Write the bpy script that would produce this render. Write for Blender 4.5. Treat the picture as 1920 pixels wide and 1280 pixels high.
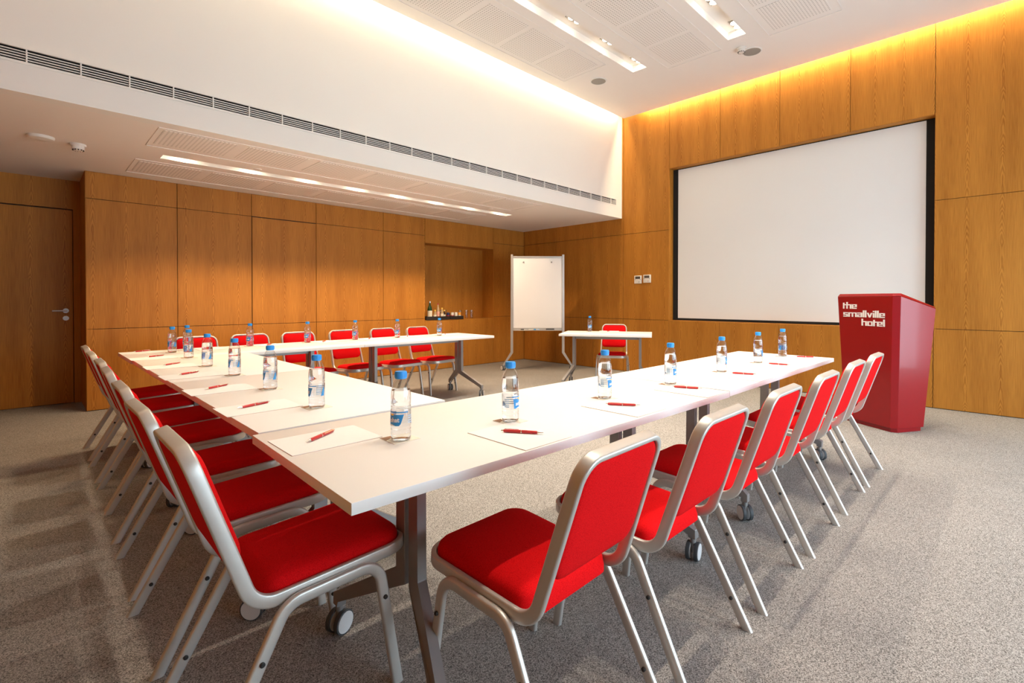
import bpy, bmesh, math, random
from mathutils import Vector, Matrix

for _o in list(bpy.data.objects):
    bpy.data.objects.remove(_o)
scene = bpy.context.scene
COL = scene.collection
random.seed(7)
PI = math.pi

# ------------------------------------------------------------------ camera
CAM = Vector((-6.87, -7.0059, 1.18))
YAW, PITCH, ROLL, FPX, PX, PY = 0.7669, -0.0095, 0.0007, 920.47, 1008.35, 571.10
_c, _s = math.cos(YAW), math.sin(YAW)
_cp, _sp = math.cos(PITCH), math.sin(PITCH)
_fw = Vector((_cp * _c, _cp * _s, _sp))
_up = Vector((-_sp * _c, -_sp * _s, _cp))
_rt = Vector((_s, -_c, 0))
_cr, _sr = math.cos(ROLL), math.sin(ROLL)
_r2 = _cr * _rt + _sr * _up
_u2 = -_sr * _rt + _cr * _up
cam_data = bpy.data.cameras.new('camera')
cam_data.sensor_width = 36.0
cam_data.lens = FPX / 1920 * 36
cam_data.shift_x = -(PX - 960) / 1920
cam_data.shift_y = (PY - 640) / 1920
cam_data.clip_start = 0.02
cam = bpy.data.objects.new('camera', cam_data)
COL.objects.link(cam)
m = Matrix((_r2, _u2, -_fw)).transposed().to_4x4()
m.translation = CAM
cam.matrix_world = m
scene.camera = cam

# ------------------------------------------------------------------ world, exposure
world = bpy.data.worlds.new('world')
scene.world = world
world.use_nodes = True
bg = world.node_tree.nodes['Background']
bg.inputs[0].default_value = (0.70, 0.87, 1.0, 1)
bg.inputs[1].default_value = 5.0
scene.view_settings.view_transform = 'Standard'
scene.view_settings.look = 'None'
scene.view_settings.gamma = 1.0
scene.view_settings.use_curve_mapping = False
scene.view_settings.exposure = 0.93

WARM = (1.0, 0.85, 0.68)
WARM_COVE = (1.0, 0.78, 0.46)
SPOT_W = 55.0        # each pair of ceiling lamps
SOFFIT_W = 34.0
COVE_W = 6.0        # per metre-ish, see below

# room dimensions
HS, HC, DB = 2.537, 4.146, 2.329       # soffit height, ceiling height, soffit depth
XL, YN = -7.6, -8.9                    # left wall, near (window) wall
ALC = 0.72                             # door alcove depth
XE = -6.452                            # left end of the panelled back wall

# daylight comes in through the openings of the window wall; portals only guide sampling
WIN = [(-5.9, -4.5), (-4.3, -2.9), (-2.7, -1.3), (-1.05, -0.3)]
WZ0, WZ1 = 0.15, 2.15
for (a, b) in WIN:
    ld = bpy.data.lights.new('window_portal', 'AREA')
    ld.shape = 'RECTANGLE'
    ld.size, ld.size_y = b - a, WZ1 - WZ0
    ld.cycles.is_portal = True
    lo = bpy.data.objects.new('window_portal', ld)
    COL.objects.link(lo)
    lo.location = ((a + b) / 2, YN - 0.02, (WZ0 + WZ1) / 2)
    lo.rotation_euler = (PI / 2, 0, 0)      # -Z axis to +Y

# ------------------------------------------------------------------ materials
def new_mat(name):
    mt = bpy.data.materials.new(name)
    mt.use_nodes = True
    nt = mt.node_tree
    return mt, nt, nt.nodes['Principled BSDF']

def pmat(name, col, rough=0.5, metal=0.0, spec=0.5, coat=0.0, noise=0.0, nscale=40, bump=0.0, bscale=200, sheen=0.0):
    mt, nt, b = new_mat(name)
    b.inputs['Base Color'].default_value = (*col, 1)
    b.inputs['Roughness'].default_value = rough
    b.inputs['Metallic'].default_value = metal
    b.inputs['Specular IOR Level'].default_value = spec
    b.inputs['Coat Weight'].default_value = coat
    if coat:
        b.inputs['Coat Roughness'].default_value = 0.06
    if sheen:
        b.inputs['Sheen Weight'].default_value = sheen
    tc = nt.nodes.new('ShaderNodeTexCoord')
    if noise:
        n = nt.nodes.new('ShaderNodeTexNoise')
        n.inputs['Scale'].default_value = nscale
        n.inputs['Detail'].default_value = 3
        r = nt.nodes.new('ShaderNodeMapRange')
        r.inputs['To Min'].default_value = 1 - noise
        r.inputs['To Max'].default_value = 1 + noise
        mx = nt.nodes.new('ShaderNodeMix')
        mx.data_type = 'RGBA'
        mx.blend_type = 'MULTIPLY'
        mx.inputs[0].default_value = 1
        mx.inputs[6].default_value = (*col, 1)
        nt.links.new(tc.outputs['Object'], n.inputs['Vector'])
        nt.links.new(n.outputs['Fac'], r.inputs['Value'])
        nt.links.new(r.outputs['Result'], mx.inputs[7])
        nt.links.new(mx.outputs[2], b.inputs['Base Color'])
    if bump:
        n = nt.nodes.new('ShaderNodeTexNoise')
        n.inputs['Scale'].default_value = bscale
        bp = nt.nodes.new('ShaderNodeBump')
        bp.inputs['Strength'].default_value = bump
        bp.inputs['Distance'].default_value = 0.002
        nt.links.new(tc.outputs['Object'], n.inputs['Vector'])
        nt.links.new(n.outputs['Fac'], bp.inputs['Height'])
        nt.links.new(bp.outputs['Normal'], b.inputs['Normal'])
    return mt

def math_node(nt, op, a, b=None, c=None):
    n = nt.nodes.new('ShaderNodeMath')
    n.operation = op
    for i, v in enumerate((a, b, c)):
        if v is None:
            continue
        if isinstance(v, (int, float)):
            n.inputs[i].default_value = v
        else:
            nt.links.new(v, n.inputs[i])
    return n.outputs[0]

def make_wood():
    mt, nt, b = new_mat('oak_veneer')
    tc = nt.nodes.new('ShaderNodeTexCoord')
    sp = nt.nodes.new('ShaderNodeSeparateXYZ')
    nt.links.new(tc.outputs['Object'], sp.inputs[0])
    u = math_node(nt, 'ADD', sp.outputs[0], sp.outputs[1])
    z = sp.outputs[2]
    # fine vertical pores
    cb = nt.nodes.new('ShaderNodeCombineXYZ')
    nt.links.new(math_node(nt, 'MULTIPLY', u, 150.0), cb.inputs[0])
    nt.links.new(math_node(nt, 'MULTIPLY', z, 5.0), cb.inputs[1])
    n1 = nt.nodes.new('ShaderNodeTexNoise')
    n1.inputs['Scale'].default_value = 1.0
    n1.inputs['Detail'].default_value = 3
    nt.links.new(cb.outputs[0], n1.inputs['Vector'])
    # broad tone variation between veneer leaves
    cb2 = nt.nodes.new('ShaderNodeCombineXYZ')
    nt.links.new(math_node(nt, 'MULTIPLY', u, 7.0), cb2.inputs[0])
    nt.links.new(math_node(nt, 'MULTIPLY', z, 0.5), cb2.inputs[1])
    n2 = nt.nodes.new('ShaderNodeTexNoise')
    n2.inputs['Scale'].default_value = 1.0
    n2.inputs['Detail'].default_value = 2
    nt.links.new(cb2.outputs[0], n2.inputs['Vector'])
    # cathedral grain down the middle of every leaf
    t = math_node(nt, 'SUBTRACT', math_node(nt, 'FRACT', math_node(nt, 'MULTIPLY', u, 1 / 0.272)), 0.5)
    at = math_node(nt, 'ABSOLUTE', t)
    n3 = nt.nodes.new('ShaderNodeTexNoise')
    n3.inputs['Scale'].default_value = 3.0
    n3.inputs['Detail'].default_value = 2
    nt.links.new(tc.outputs['Object'], n3.inputs['Vector'])
    ph = math_node(nt, 'ADD', math_node(nt, 'MULTIPLY', z, 62.0), math_node(nt, 'MULTIPLY', at, 90.0))
    ph = math_node(nt, 'ADD', ph, math_node(nt, 'MULTIPLY', n3.outputs['Fac'], 55.0))
    w = math_node(nt, 'SINE', ph)
    mask = nt.nodes.new('ShaderNodeMapRange')
    mask.inputs['From Min'].default_value = 0.02
    mask.inputs['From Max'].default_value = 0.085
    mask.inputs['To Min'].default_value = 1.0
    mask.inputs['To Max'].default_value = 0.0
    nt.links.new(at, mask.inputs['Value'])
    cath = math_node(nt, 'MULTIPLY', w, mask.outputs['Result'])
    v = math_node(nt, 'MULTIPLY_ADD', n1.outputs['Fac'], 0.55, 0.0)
    v = math_node(nt, 'ADD', v, math_node(nt, 'MULTIPLY', n2.outputs['Fac'], 0.55))
    v = math_node(nt, 'ADD', v, math_node(nt, 'MULTIPLY', cath, 0.19))
    cr = nt.nodes.new('ShaderNodeValToRGB')
    cr.color_ramp.elements[0].position = 0.25
    cr.color_ramp.elements[0].color = (0.285, 0.098, 0.010, 1)
    cr.color_ramp.elements[1].position = 0.85
    cr.color_ramp.elements[1].color = (0.55, 0.235, 0.036, 1)
    nt.links.new(v, cr.inputs[0])
    nt.links.new(cr.outputs[0], b.inputs['Base Color'])
    b.inputs['Roughness'].default_value = 0.5
    b.inputs['Specular IOR Level'].default_value = 0.22
    return mt

def make_carpet():
    mt, nt, b = new_mat('carpet_loop')
    tc = nt.nodes.new('ShaderNodeTexCoord')
    vo = nt.nodes.new('ShaderNodeTexVoronoi')
    vo.inputs['Scale'].default_value = 380
    n1 = nt.nodes.new('ShaderNodeTexNoise')
    n1.inputs['Scale'].default_value = 190
    n1.inputs['Detail'].default_value = 2
    n2 = nt.nodes.new('ShaderNodeTexNoise')
    n2.inputs['Scale'].default_value = 2.5
    n2.inputs['Detail'].default_value = 3
    for n in (vo, n1, n2):
        nt.links.new(tc.outputs['Object'], n.inputs['Vector'])
    sp = nt.nodes.new('ShaderNodeSeparateColor')
    nt.links.new(vo.outputs['Color'], sp.inputs[0])
    v = math_node(nt, 'MULTIPLY', sp.outputs[0], 0.52)
    v = math_node(nt, 'ADD', v, math_node(nt, 'MULTIPLY', n1.outputs['Fac'], 0.40))
    v = math_node(nt, 'ADD', v, math_node(nt, 'MULTIPLY', n2.outputs['Fac'], 0.08))
    cr = nt.nodes.new('ShaderNodeValToRGB')
    cr.color_ramp.elements[0].position = 0.20
    cr.color_ramp.elements[0].color = (0.050, 0.047, 0.044, 1)
    cr.color_ramp.elements[1].position = 0.78
    cr.color_ramp.elements[1].color = (0.45, 0.43, 0.405, 1)
    nt.links.new(v, cr.inputs[0])
    nt.links.new(cr.outputs[0], b.inputs['Base Color'])
    b.inputs['Roughness'].default_value = 0.95
    b.inputs['Specular IOR Level'].default_value = 0.1
    bp = nt.nodes.new('ShaderNodeBump')
    bp.inputs['Strength'].default_value = 0.15
    bp.inputs['Distance'].default_value = 0.003
    nt.links.new(sp.outputs[0], bp.inputs['Height'])
    nt.links.new(bp.outputs['Normal'], b.inputs['Normal'])
    return mt

def make_perforated():
    mt, nt, b = new_mat('perforated_plaster')
    tc = nt.nodes.new('ShaderNodeTexCoord')
    sp = nt.nodes.new('ShaderNodeSeparateXYZ')
    nt.links.new(tc.outputs['Object'], sp.inputs[0])
    pitch = 0.030
    def cell(o):
        f = math_node(nt, 'FRACT', math_node(nt, 'MULTIPLY', o, 1 / pitch))
        s = math_node(nt, 'SUBTRACT', f, 0.5)
        return math_node(nt, 'MULTIPLY', s, s)
    d = math_node(nt, 'ADD', cell(sp.outputs[0]), cell(sp.outputs[1]))
    hole = math_node(nt, 'LESS_THAN', d, 0.062)
    mx = nt.nodes.new('ShaderNodeMix')
    mx.data_type = 'RGBA'
    mx.inputs[6].default_value = (0.80, 0.76, 0.725, 1)
    mx.inputs[7].default_value = (0.50, 0.47, 0.44, 1)
    nt.links.new(hole, mx.inputs[0])
    nt.links.new(mx.outputs[2], b.inputs['Base Color'])
    b.inputs['Roughness'].default_value = 0.9
    return mt

def make_fabric():
    mt, nt, b = new_mat('red_fabric')
    tc = nt.nodes.new('ShaderNodeTexCoord')
    n = nt.nodes.new('ShaderNodeTexVoronoi')
    n.inputs['Scale'].default_value = 420
    nt.links.new(tc.outputs['Object'], n.inputs['Vector'])
    cr = nt.nodes.new('ShaderNodeValToRGB')
    cr.color_ramp.elements[0].color = (0.78, 0.008, 0.010, 1)
    cr.color_ramp.elements[1].color = (0.52, 0.002, 0.004, 1)
    cr.color_ramp.elements[1].position = 0.9
    nt.links.new(n.outputs['Distance'], cr.inputs[0])
    nt.links.new(cr.outputs[0], b.inputs['Base Color'])
    b.inputs['Roughness'].default_value = 0.9
    b.inputs['Specular IOR Level'].default_value = 0.08
    bp = nt.nodes.new('ShaderNodeBump')
    bp.inputs['Strength'].default_value = 0.25
    bp.inputs['Distance'].default_value = 0.001
    nt.links.new(n.outputs['Distance'], bp.inputs['Height'])
    nt.links.new(bp.outputs['Normal'], b.inputs['Normal'])
    return mt

def make_clear(name, tint, amount):
    """clear thin plastic or glass: see-through with a mirror-like sheen at grazing angles"""
    mt = bpy.data.materials.new(name)
    mt.use_nodes = True
    nt = mt.node_tree
    nt.nodes.clear()
    out = nt.nodes.new('ShaderNodeOutputMaterial')
    tr = nt.nodes.new('ShaderNodeBsdfTransparent')
    tr.inputs[0].default_value = (*tint, 1)
    gl = nt.nodes.new('ShaderNodeBsdfGlossy')
    gl.inputs['Roughness'].default_value = 0.04
    lw = nt.nodes.new('ShaderNodeLayerWeight')
    lw.inputs[0].default_value = 0.5
    mx = nt.nodes.new('ShaderNodeMixShader')
    fa = math_node(nt, 'MULTIPLY', math_node(nt, 'POWER', lw.outputs['Facing'], 2.0), amount)
    nt.links.new(math_node(nt, 'ADD', fa, 0.06), mx.inputs[0])
    nt.links.new(tr.outputs[0], mx.inputs[1])
    nt.links.new(gl.outputs[0], mx.inputs[2])
    nt.links.new(mx.outputs[0], out.inputs[0])
    return mt

def make_emit(name, col, strength):
    mt = bpy.data.materials.new(name)
    mt.use_nodes = True
    nt = mt.node_tree
    nt.nodes.clear()
    out = nt.nodes.new('ShaderNodeOutputMaterial')
    e = nt.nodes.new('ShaderNodeEmission')
    e.inputs[0].default_value = (*col, 1)
    e.inputs[1].default_value = strength
    nt.links.new(e.outputs[0], out.inputs[0])
    return mt

M = {}
M['wood'] = make_wood()
M['carpet'] = make_carpet()
M['perf'] = make_perforated()
M['fabric'] = make_fabric()
M['white'] = pmat('white_paint', (0.78, 0.765, 0.735), 0.85, noise=0.015, nscale=2)
M['ceil'] = pmat('ceiling_paint', (0.80, 0.76, 0.725), 0.9, noise=0.015, nscale=2)
M['table'] = pmat('white_laminate', (0.83, 0.815, 0.79), 0.38, noise=0.012, nscale=6)
M['paper'] = pmat('white_paper', (0.84, 0.83, 0.815), 0.7, noise=0.01, nscale=30)
M['paper_edge'] = pmat('pad_backing', (0.50, 0.26, 0.10), 0.8, noise=0.05)
M['coaster'] = pmat('coaster_card', (0.80, 0.74, 0.62), 0.8, noise=0.03)
M['coaster_print'] = pmat('coaster_print', (0.30, 0.16, 0.09), 0.8, noise=0.04)
M['silver'] = pmat('satin_silver', (0.60, 0.585, 0.55), 0.42, metal=0.6, noise=0.03, nscale=60)
M['legmetal'] = pmat('grey_powder_coat', (0.30, 0.29, 0.285), 0.42, metal=0.5, noise=0.04, nscale=50)
M['alu'] = pmat('brushed_aluminium', (0.52, 0.50, 0.47), 0.4, metal=0.7, noise=0.04, nscale=50)
M['black'] = pmat('black_rubber', (0.018, 0.017, 0.016), 0.6, noise=0.1)
M['blackcloth'] = pmat('black_masking', (0.010, 0.009, 0.008), 0.9, noise=0.1)
M['hub'] = pmat('caster_hub', (0.62, 0.62, 0.62), 0.5, noise=0.03)
M['tyre'] = pmat('caster_tyre', (0.05, 0.055, 0.06), 0.6, noise=0.05)
M['screen'] = pmat('screen_cloth', (0.80, 0.80, 0.79), 0.8, noise=0.01, nscale=1.5)
M['board'] = pmat('whiteboard', (0.80, 0.785, 0.77), 0.35, noise=0.02, nscale=3)
M['lacquer'] = pmat('red_lacquer', (0.27, 0.002, 0.006), 0.28, spec=0.4, coat=0.15, noise=0.06, nscale=5)
M['letter'] = pmat('white_lettering', (0.86, 0.85, 0.84), 0.5, noise=0.01)
M['cap'] = pmat('blue_cap', (0.02, 0.30, 0.80), 0.4, noise=0.04, nscale=300)
M['blueprint'] = pmat('label_blue', (0.02, 0.27, 0.66), 0.4, noise=0.1, nscale=200)
M['lightblue'] = pmat('label_pale_blue', (0.42, 0.62, 0.84), 0.4, noise=0.1, nscale=300)
M['yellow'] = pmat('label_sun', (0.90, 0.60, 0.08), 0.4, noise=0.05)
M['label'] = make_clear('label_film', (0.93, 0.95, 0.97), 0.25)
M['pet'] = make_clear('clear_plastic', (0.93, 0.95, 0.965), 0.6)
M['glass'] = make_clear('clear_glass', (0.93, 0.94, 0.94), 0.3)
M['penred'] = pmat('pen_red', (0.52, 0.012, 0.014), 0.3, coat=0.4, noise=0.03)
M['chrome'] = pmat('chrome', (0.80, 0.78, 0.74), 0.15, metal=1.0, noise=0.02)
M['plastic'] = pmat('white_plastic', (0.74, 0.71, 0.66), 0.5, noise=0.02)
M['lcd'] = pmat('display_grey', (0.075, 0.065, 0.055), 0.3, noise=0.15, nscale=300)
M['void'] = pmat('duct_dark', (0.030, 0.026, 0.022), 0.9, noise=0.1)
M['spkr'] = pmat('speaker_mesh', (0.30, 0.285, 0.255), 0.8, noise=0.15, nscale=400)
M['lamp_glow'] = make_emit('halogen_glow', (1.0, 0.86, 0.62), 22.0)
M['cove_glow'] = make_emit('cove_tube', (1.0, 0.80, 0.50), 4.0)
M['greenglass'] = pmat('green_glass', (0.015, 0.055, 0.018), 0.1, coat=0.5, noise=0.1)
M['lightglass'] = pmat('pale_glass', (0.42, 0.30, 0.16), 0.12, coat=0.5, noise=0.1)
M['labelcream'] = pmat('cream_label', (0.72, 0.66, 0.52), 0.6, noise=0.06)
M['labelpink'] = pmat('pink_label', (0.72, 0.36, 0.28), 0.6, noise=0.06)
M['canblue'] = pmat('can_blue', (0.02, 0.03, 0.10), 0.35, metal=0.3, noise=0.1)
M['canred'] = pmat('can_red', (0.45, 0.03, 0.03), 0.35, metal=0.3, noise=0.1)
M['canwhite'] = pmat('can_white', (0.72, 0.69, 0.62), 0.35, metal=0.2, noise=0.1)
M['canorange'] = pmat('can_orange', (0.75, 0.33, 0.04), 0.35, metal=0.2, noise=0.1)
M['traybrown'] = pmat('dark_tray', (0.020, 0.013, 0.010), 0.5, noise=0.15)
M['brown'] = pmat('brown_glass', (0.035, 0.018, 0.010), 0.15, noise=0.1)
def make_water():
    mt, nt, b = new_mat('water')
    b.inputs['Base Color'].default_value = (0.96, 0.98, 1.0, 1)
    b.inputs['Roughness'].default_value = 0.0
    b.inputs['IOR'].default_value = 1.2
    b.inputs['Transmission Weight'].default_value = 1.0
    return mt
M['water'] = make_water()

# ------------------------------------------------------------------ mesh helpers
def link_mesh(name, me, parent=None, loc=None, rot=None):
    o = bpy.data.objects.new(name, me)
    COL.objects.link(o)
    if parent is not None:
        o.parent = parent
    if loc is not None:
        o.location = loc
    if rot is not None:
        o.rotation_euler = rot
    return o

def mesh_from_bm(name, bm, mats, smooth=None):
    bmesh.ops.recalc_face_normals(bm, faces=bm.faces)
    if smooth is not None:
        lim = math.radians(smooth)
        for f in bm.faces:
            f.smooth = True
        for e in bm.edges:
            if len(e.link_faces) == 2 and e.calc_face_angle(0) > lim:
                e.smooth = False
    me = bpy.data.meshes.new(name)
    bm.to_mesh(me)
    bm.free()
    for mm in (mats if isinstance(mats, (list, tuple)) else [mats]):
        me.materials.append(M[mm] if isinstance(mm, str) else mm)
    return me

def obj(name, bm, mats, parent=None, loc=None, rot=None, smooth=None):
    return link_mesh(name, mesh_from_bm(name, bm, mats, smooth), parent, loc, rot)

def box(bm, x0, x1, y0, y1, z0, z1, bevel=0.0, segs=1, mat=0):
    vs = [bm.verts.new((x, y, z)) for x in (x0, x1) for y in (y0, y1) for z in (z0, z1)]
    idx = [(0, 1, 3, 2), (4, 6, 7, 5), (0, 4, 5, 1), (2, 3, 7, 6), (0, 2, 6, 4), (1, 5, 7, 3)]
    fs = [bm.faces.new([vs[i] for i in q]) for q in idx]
    for f in fs:
        f.material_index = mat
    if bevel > 0:
        es = set()
        for f in fs:
            es.update(f.edges)
        bmesh.ops.bevel(bm, geom=list(es), offset=bevel, segments=segs, profile=0.5, affect='EDGES')
    return bm

def nbox(*a, **k):
    return box(bmesh.new(), *a, **k)

def lathe(bm, prof, segs=24, axis=None, mat=0, cap0=True, cap1=True):
    """prof [(r, z)]; axis: optional Matrix"""
    rings = []
    for (r, z) in prof:
        ring = []
        for i in range(segs):
            a = 2 * PI * i / segs
            p = Vector((r * math.cos(a), r * math.sin(a), z))
            if axis is not None:
                p = axis @ p
            ring.append(bm.verts.new(p))
        rings.append(ring)
    for k in range(len(rings) - 1):
        for i in range(segs):
            j = (i + 1) % segs
            f = bm.faces.new((rings[k][i], rings[k][j], rings[k + 1][j], rings[k + 1][i]))
            f.material_index = mat
    if cap0:
        bm.faces.new(rings[0][::-1]).material_index = mat
    if cap1:
        bm.faces.new(rings[-1]).material_index = mat
    return bm

def prism(bm, poly, h0, h1, fn, bevel=0.0, mat=0):
    """poly in 2-D, fn(a, b, h) -> 3-D point"""
    A = [bm.verts.new(fn(a, b, h0)) for a, b in poly]
    B = [bm.verts.new(fn(a, b, h1)) for a, b in poly]
    n = len(poly)
    fs = [bm.faces.new(A[::-1]), bm.faces.new(B)]
    for i in range(n):
        j = (i + 1) % n
        fs.append(bm.faces.new((A[i], A[j], B[j], B[i])))
    for f in fs:
        f.material_index = mat
    if bevel:
        es = set()
        for f in fs:
            es.update(f.edges)
        bmesh.ops.bevel(bm, geom=list(es), offset=bevel, segments=1, profile=0.5, affect='EDGES')
    return bm

def rrprofile(w, h, r, n=3):
    pts = []
    for cx, cy, a0 in ((w / 2 - r, h / 2 - r, 0), (-w / 2 + r, h / 2 - r, 90), (-w / 2 + r, -h / 2 + r, 180), (w / 2 - r, -h / 2 + r, 270)):
        for k in range(n + 1):
            a = math.radians(a0 + 90 * k / n)
            pts.append((cx + r * math.cos(a), cy + r * math.sin(a)))
    return pts

def sweep(bm, frames, prof, closed=False):
    """frames: [(pos, U, V)], prof points (u, v)"""
    rings = [[bm.verts.new(p + U * a + V * b) for a, b in prof] for p, U, V in frames]
    n = len(prof)
    cnt = len(rings)
    for k in range(cnt if closed else cnt - 1):
        R0, R1 = rings[k], rings[(k + 1) % cnt]
        for i in range(n):
            j = (i + 1) % n
            bm.faces.new((R0[i], R0[j], R1[j], R1[i]))
    if not closed:
        bm.faces.new(rings[0][::-1])
        bm.faces.new(rings[-1])
    return bm

def fillet(pts, radii, n=8):
    out = [Vector(pts[0])]
    for i in range(1, len(pts) - 1):
        P, A, B = Vector(pts[i]), Vector(pts[i - 1]), Vector(pts[i + 1])
        d1, d2 = (A - P).normalized(), (B - P).normalized()
        ang = d1.angle(d2)
        t = radii[i - 1] / math.tan(ang / 2)
        p0, p1 = P + d1 * t, P + d2 * t
        c = P + (d1 + d2).normalized() * (radii[i - 1] / math.sin(ang / 2))
        a0, a1 = p0 - c, p1 - c
        om = a0.angle(a1)
        for k in range(n + 1):
            s = k / n
            out.append(c + a0 * (math.sin((1 - s) * om) / math.sin(om)) + a1 * (math.sin(s * om) / math.sin(om)))
    out.append(Vector(pts[-1]))
    return out

def empty(name, loc=(0, 0, 0), rz=0.0):
    o = bpy.data.objects.new(name, None)
    o.empty_display_size = 0.1
    COL.objects.link(o)
    o.location = loc
    o.rotation_euler = (0, 0, rz)
    return o

def tag(o, label, cat, group=None):
    o['label'] = label
    o['category'] = cat
    if group:
        o['group'] = group
    return o

def structure(o, label=None):
    o['kind'] = 'structure'
    if label:
        o['label'] = label
    return o

def copy_tree(o, parent=None):
    c = o.copy()
    COL.objects.link(c)
    c.parent = parent
    for ch in list(o.children):
        copy_tree(ch, c)
    return c

ORD = ['first', 'second', 'third', 'fourth', 'fifth', 'sixth', 'seventh', 'eighth', 'ninth', 'tenth', 'eleventh']

# ------------------------------------------------------------------ the room shell
structure(obj('floor', nbox(XL - .2, .4, YN - .2, 1.2, -0.10, 0.0), 'carpet'), 'speckled beige grey carpet covering the whole floor')

GAP = 0.0025
def panel_back(parent, x0, x1, z0, z1, g=GAP, t=0.018):
    obj('wood_panel', nbox(x0 + g, x1 - g, 0.0, t, z0 + g, z1 - g, 0.0015), 'wood', parent)

def panel_right(parent, y0, y1, z0, z1, g=GAP, t=0.018):
    obj('wood_panel', nbox(0.0, t, y0 + g, y1 - g, z0 + g, z1 - g, 0.0015), 'wood', parent)

# back wall: dark substrate behind the panels, with the niche left open
NX0, NX1, NZ0, NZ1, ND = -2.298, -0.804, 0.845, 2.13, 0.32
bm = bmesh.new()
box(bm, XE + .02, NX0 - .02, .018, .10, 0, HS + .1)
box(bm, NX1 + .02, .10, .018, .10, 0, HS + .1)
box(bm, NX0 - .02, NX1 + .02, .018, .10, 0, NZ0 - .02)
box(bm, NX0 - .02, NX1 + .02, .018, .10, NZ1 + .02, HS + .1)
wall_back = structure(obj('wall_back', bm, 'void'), 'oak veneer panelled wall with a drinks niche and concealed door')
JX = [XE, -5.66, -4.88, -4.07, -3.05, NX0]
for i in range(5):
    a, b = JX[i], JX[i + 1]
    g = GAP
    for (z0, z1) in ((0.004, .868), (.868, 2.25), (2.25, HS)):
        if i == 2 and z1 < 2.4:
            panel_back(wall_back, a + .004, b - .001, z0, z1 - (.006 if z1 > 1 else 0), g)
        else:
            panel_back(wall_back, a, b, z0, z1, g)
for (a, b) in ((NX0, -1.60), (-1.60, NX1)):
    panel_back(wall_back, a, b, 0.004, NZ0)
panel_back(wall_back, NX0, NX1, NZ1, HS)
for (z0, z1) in ((0.004, .868), (.868, 2.25), (2.25, HS)):
    panel_back(wall_back, NX1, 0.0, z0, z1)
# niche lining
nb = bmesh.new(); box(nb, NX0, NX1, ND, ND + .02, NZ0, NZ1); obj('niche_back', nb, 'wood', wall_back)
for (x0, x1) in ((NX0 - .02, NX0), (NX1, NX1 + .02)):
    obj('niche_side', nbox(x0, x1, .018, ND + .02, NZ0 - .02, NZ1 + .02), 'wood', wall_back)
obj('niche_shelf', nbox(NX0, NX1, .018, ND, NZ0 - .02, NZ0), 'wood', wall_back)
obj('niche_head', nbox(NX0, NX1, .018, ND, NZ1, NZ1 + .02), 'wood', wall_back)
# end return of the back wall into the door alcove
obj('wall_return', nbox(XE, XE + .018, .018, ALC, 0.004, HS), 'wood', wall_back)

# alcove wall with the door
wall_alcove = structure(obj('wall_alcove', nbox(XL, XE + .2, ALC + .05, ALC + .15, 0, HS + .1), 'void'), 'dark panelled alcove wall around the door')
DX1, DX0, DZ = -6.515, -7.46, 2.20
obj('header_panel', nbox(XL, XE, ALC, ALC + .05, DZ + .012, HS), 'wood', wall_alcove)
obj('jamb_panel', nbox(DX1 + .005, XE, ALC, ALC + .05, 0, DZ + .012), 'wood', wall_alcove)
obj('side_panel', nbox(XL, DX0 - .005, ALC, ALC + .05, 0, DZ + .012), 'wood', wall_alcove)
door = structure(obj('door_1', nbox(DX0, DX1, ALC + .012, ALC + .05, 0.006, DZ, .002), 'wood'), 'oak veneer door in the dark alcove')
bm = bmesh.new()
rot = Matrix.Rotation(PI / 2, 4, 'X')
hx, hz = -6.575, 1.055
lathe(bm, [(.026, 0), (.026, .006)], 20, Matrix.Translation((hx, ALC + .012, hz)) @ rot)
lathe(bm, [(.009, 0), (.009, .05)], 12, Matrix.Translation((hx, ALC + .012, hz)) @ rot)
lathe(bm, [(.009, 0), (.009, .12)], 12, Matrix.Translation((hx + .008, ALC - .035, hz)) @ Matrix.Rotation(-PI / 2, 4, 'Y'))
obj('door_handle', bm, 'silver', door, smooth=40)
bm = lathe(bmesh.new(), [(.026, 0), (.026, .006)], 20, Matrix.Translation((hx, ALC + .012, hz - .085)) @ rot)
obj('keyhole_rose', bm, 'silver', door, smooth=40)

# right wall with the projection screen recess
SY0, SY1, SZ0, SZ1, SD = -6.397, -3.200, 0.870, 3.205, 0.16
WT = 4.62
bm = bmesh.new()
box(bm, .018, .12, SY1 + .02, .10, 0, WT)
box(bm, .018, .12, YN, SY0 - .02, 0, WT)
box(bm, .018, .12, SY0 - .02, SY1 + .02, 0, SZ0 - .02)
box(bm, .018, .12, SY0 - .02, SY1 + .02, SZ1 + .02, WT)
box(bm, SD + .02, SD + .08, SY0 - .06, SY1 + .06, SZ0 - .06, SZ1 + .06)
wall_right = structure(obj('wall_right', bm, 'void'), 'oak veneer panelled wall with the recessed projection screen')
JY = [0.0, -.85, -1.72, -2.36, SY1]
for i in range(4):
    for (z0, z1) in ((.004, .868), (.868, 2.268), (2.268, WT if JY[i + 1] < -2 else HS + .05)):
        panel_right(wall_right, JY[i + 1], JY[i], z0, z1)
JS = [SY1, -4.0, -4.8, -5.6, SY0]
for i in range(4):
    panel_right(wall_right, JS[i + 1], JS[i], .004, SZ0)
    panel_right(wall_right, JS[i + 1], JS[i], SZ1, WT)
JR = [SY0, -7.2, -8.0, YN]
for i in range(3):
    for (z0, z1) in ((.004, .868), (.868, 2.268), (2.268, WT)):
        panel_right(wall_right, JR[i + 1], JR[i], z0, z1)
for (y0, y1) in ((SY0 - .02, SY0), (SY1, SY1 + .02)):
    obj('recess_side', nbox(.018, SD + .02, y0, y1, SZ0 - .02, SZ1 + .02), 'wood', wall_right)
obj('recess_head', nbox(.018, SD + .02, SY0, SY1, SZ1, SZ1 + .02), 'wood', wall_right)
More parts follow.
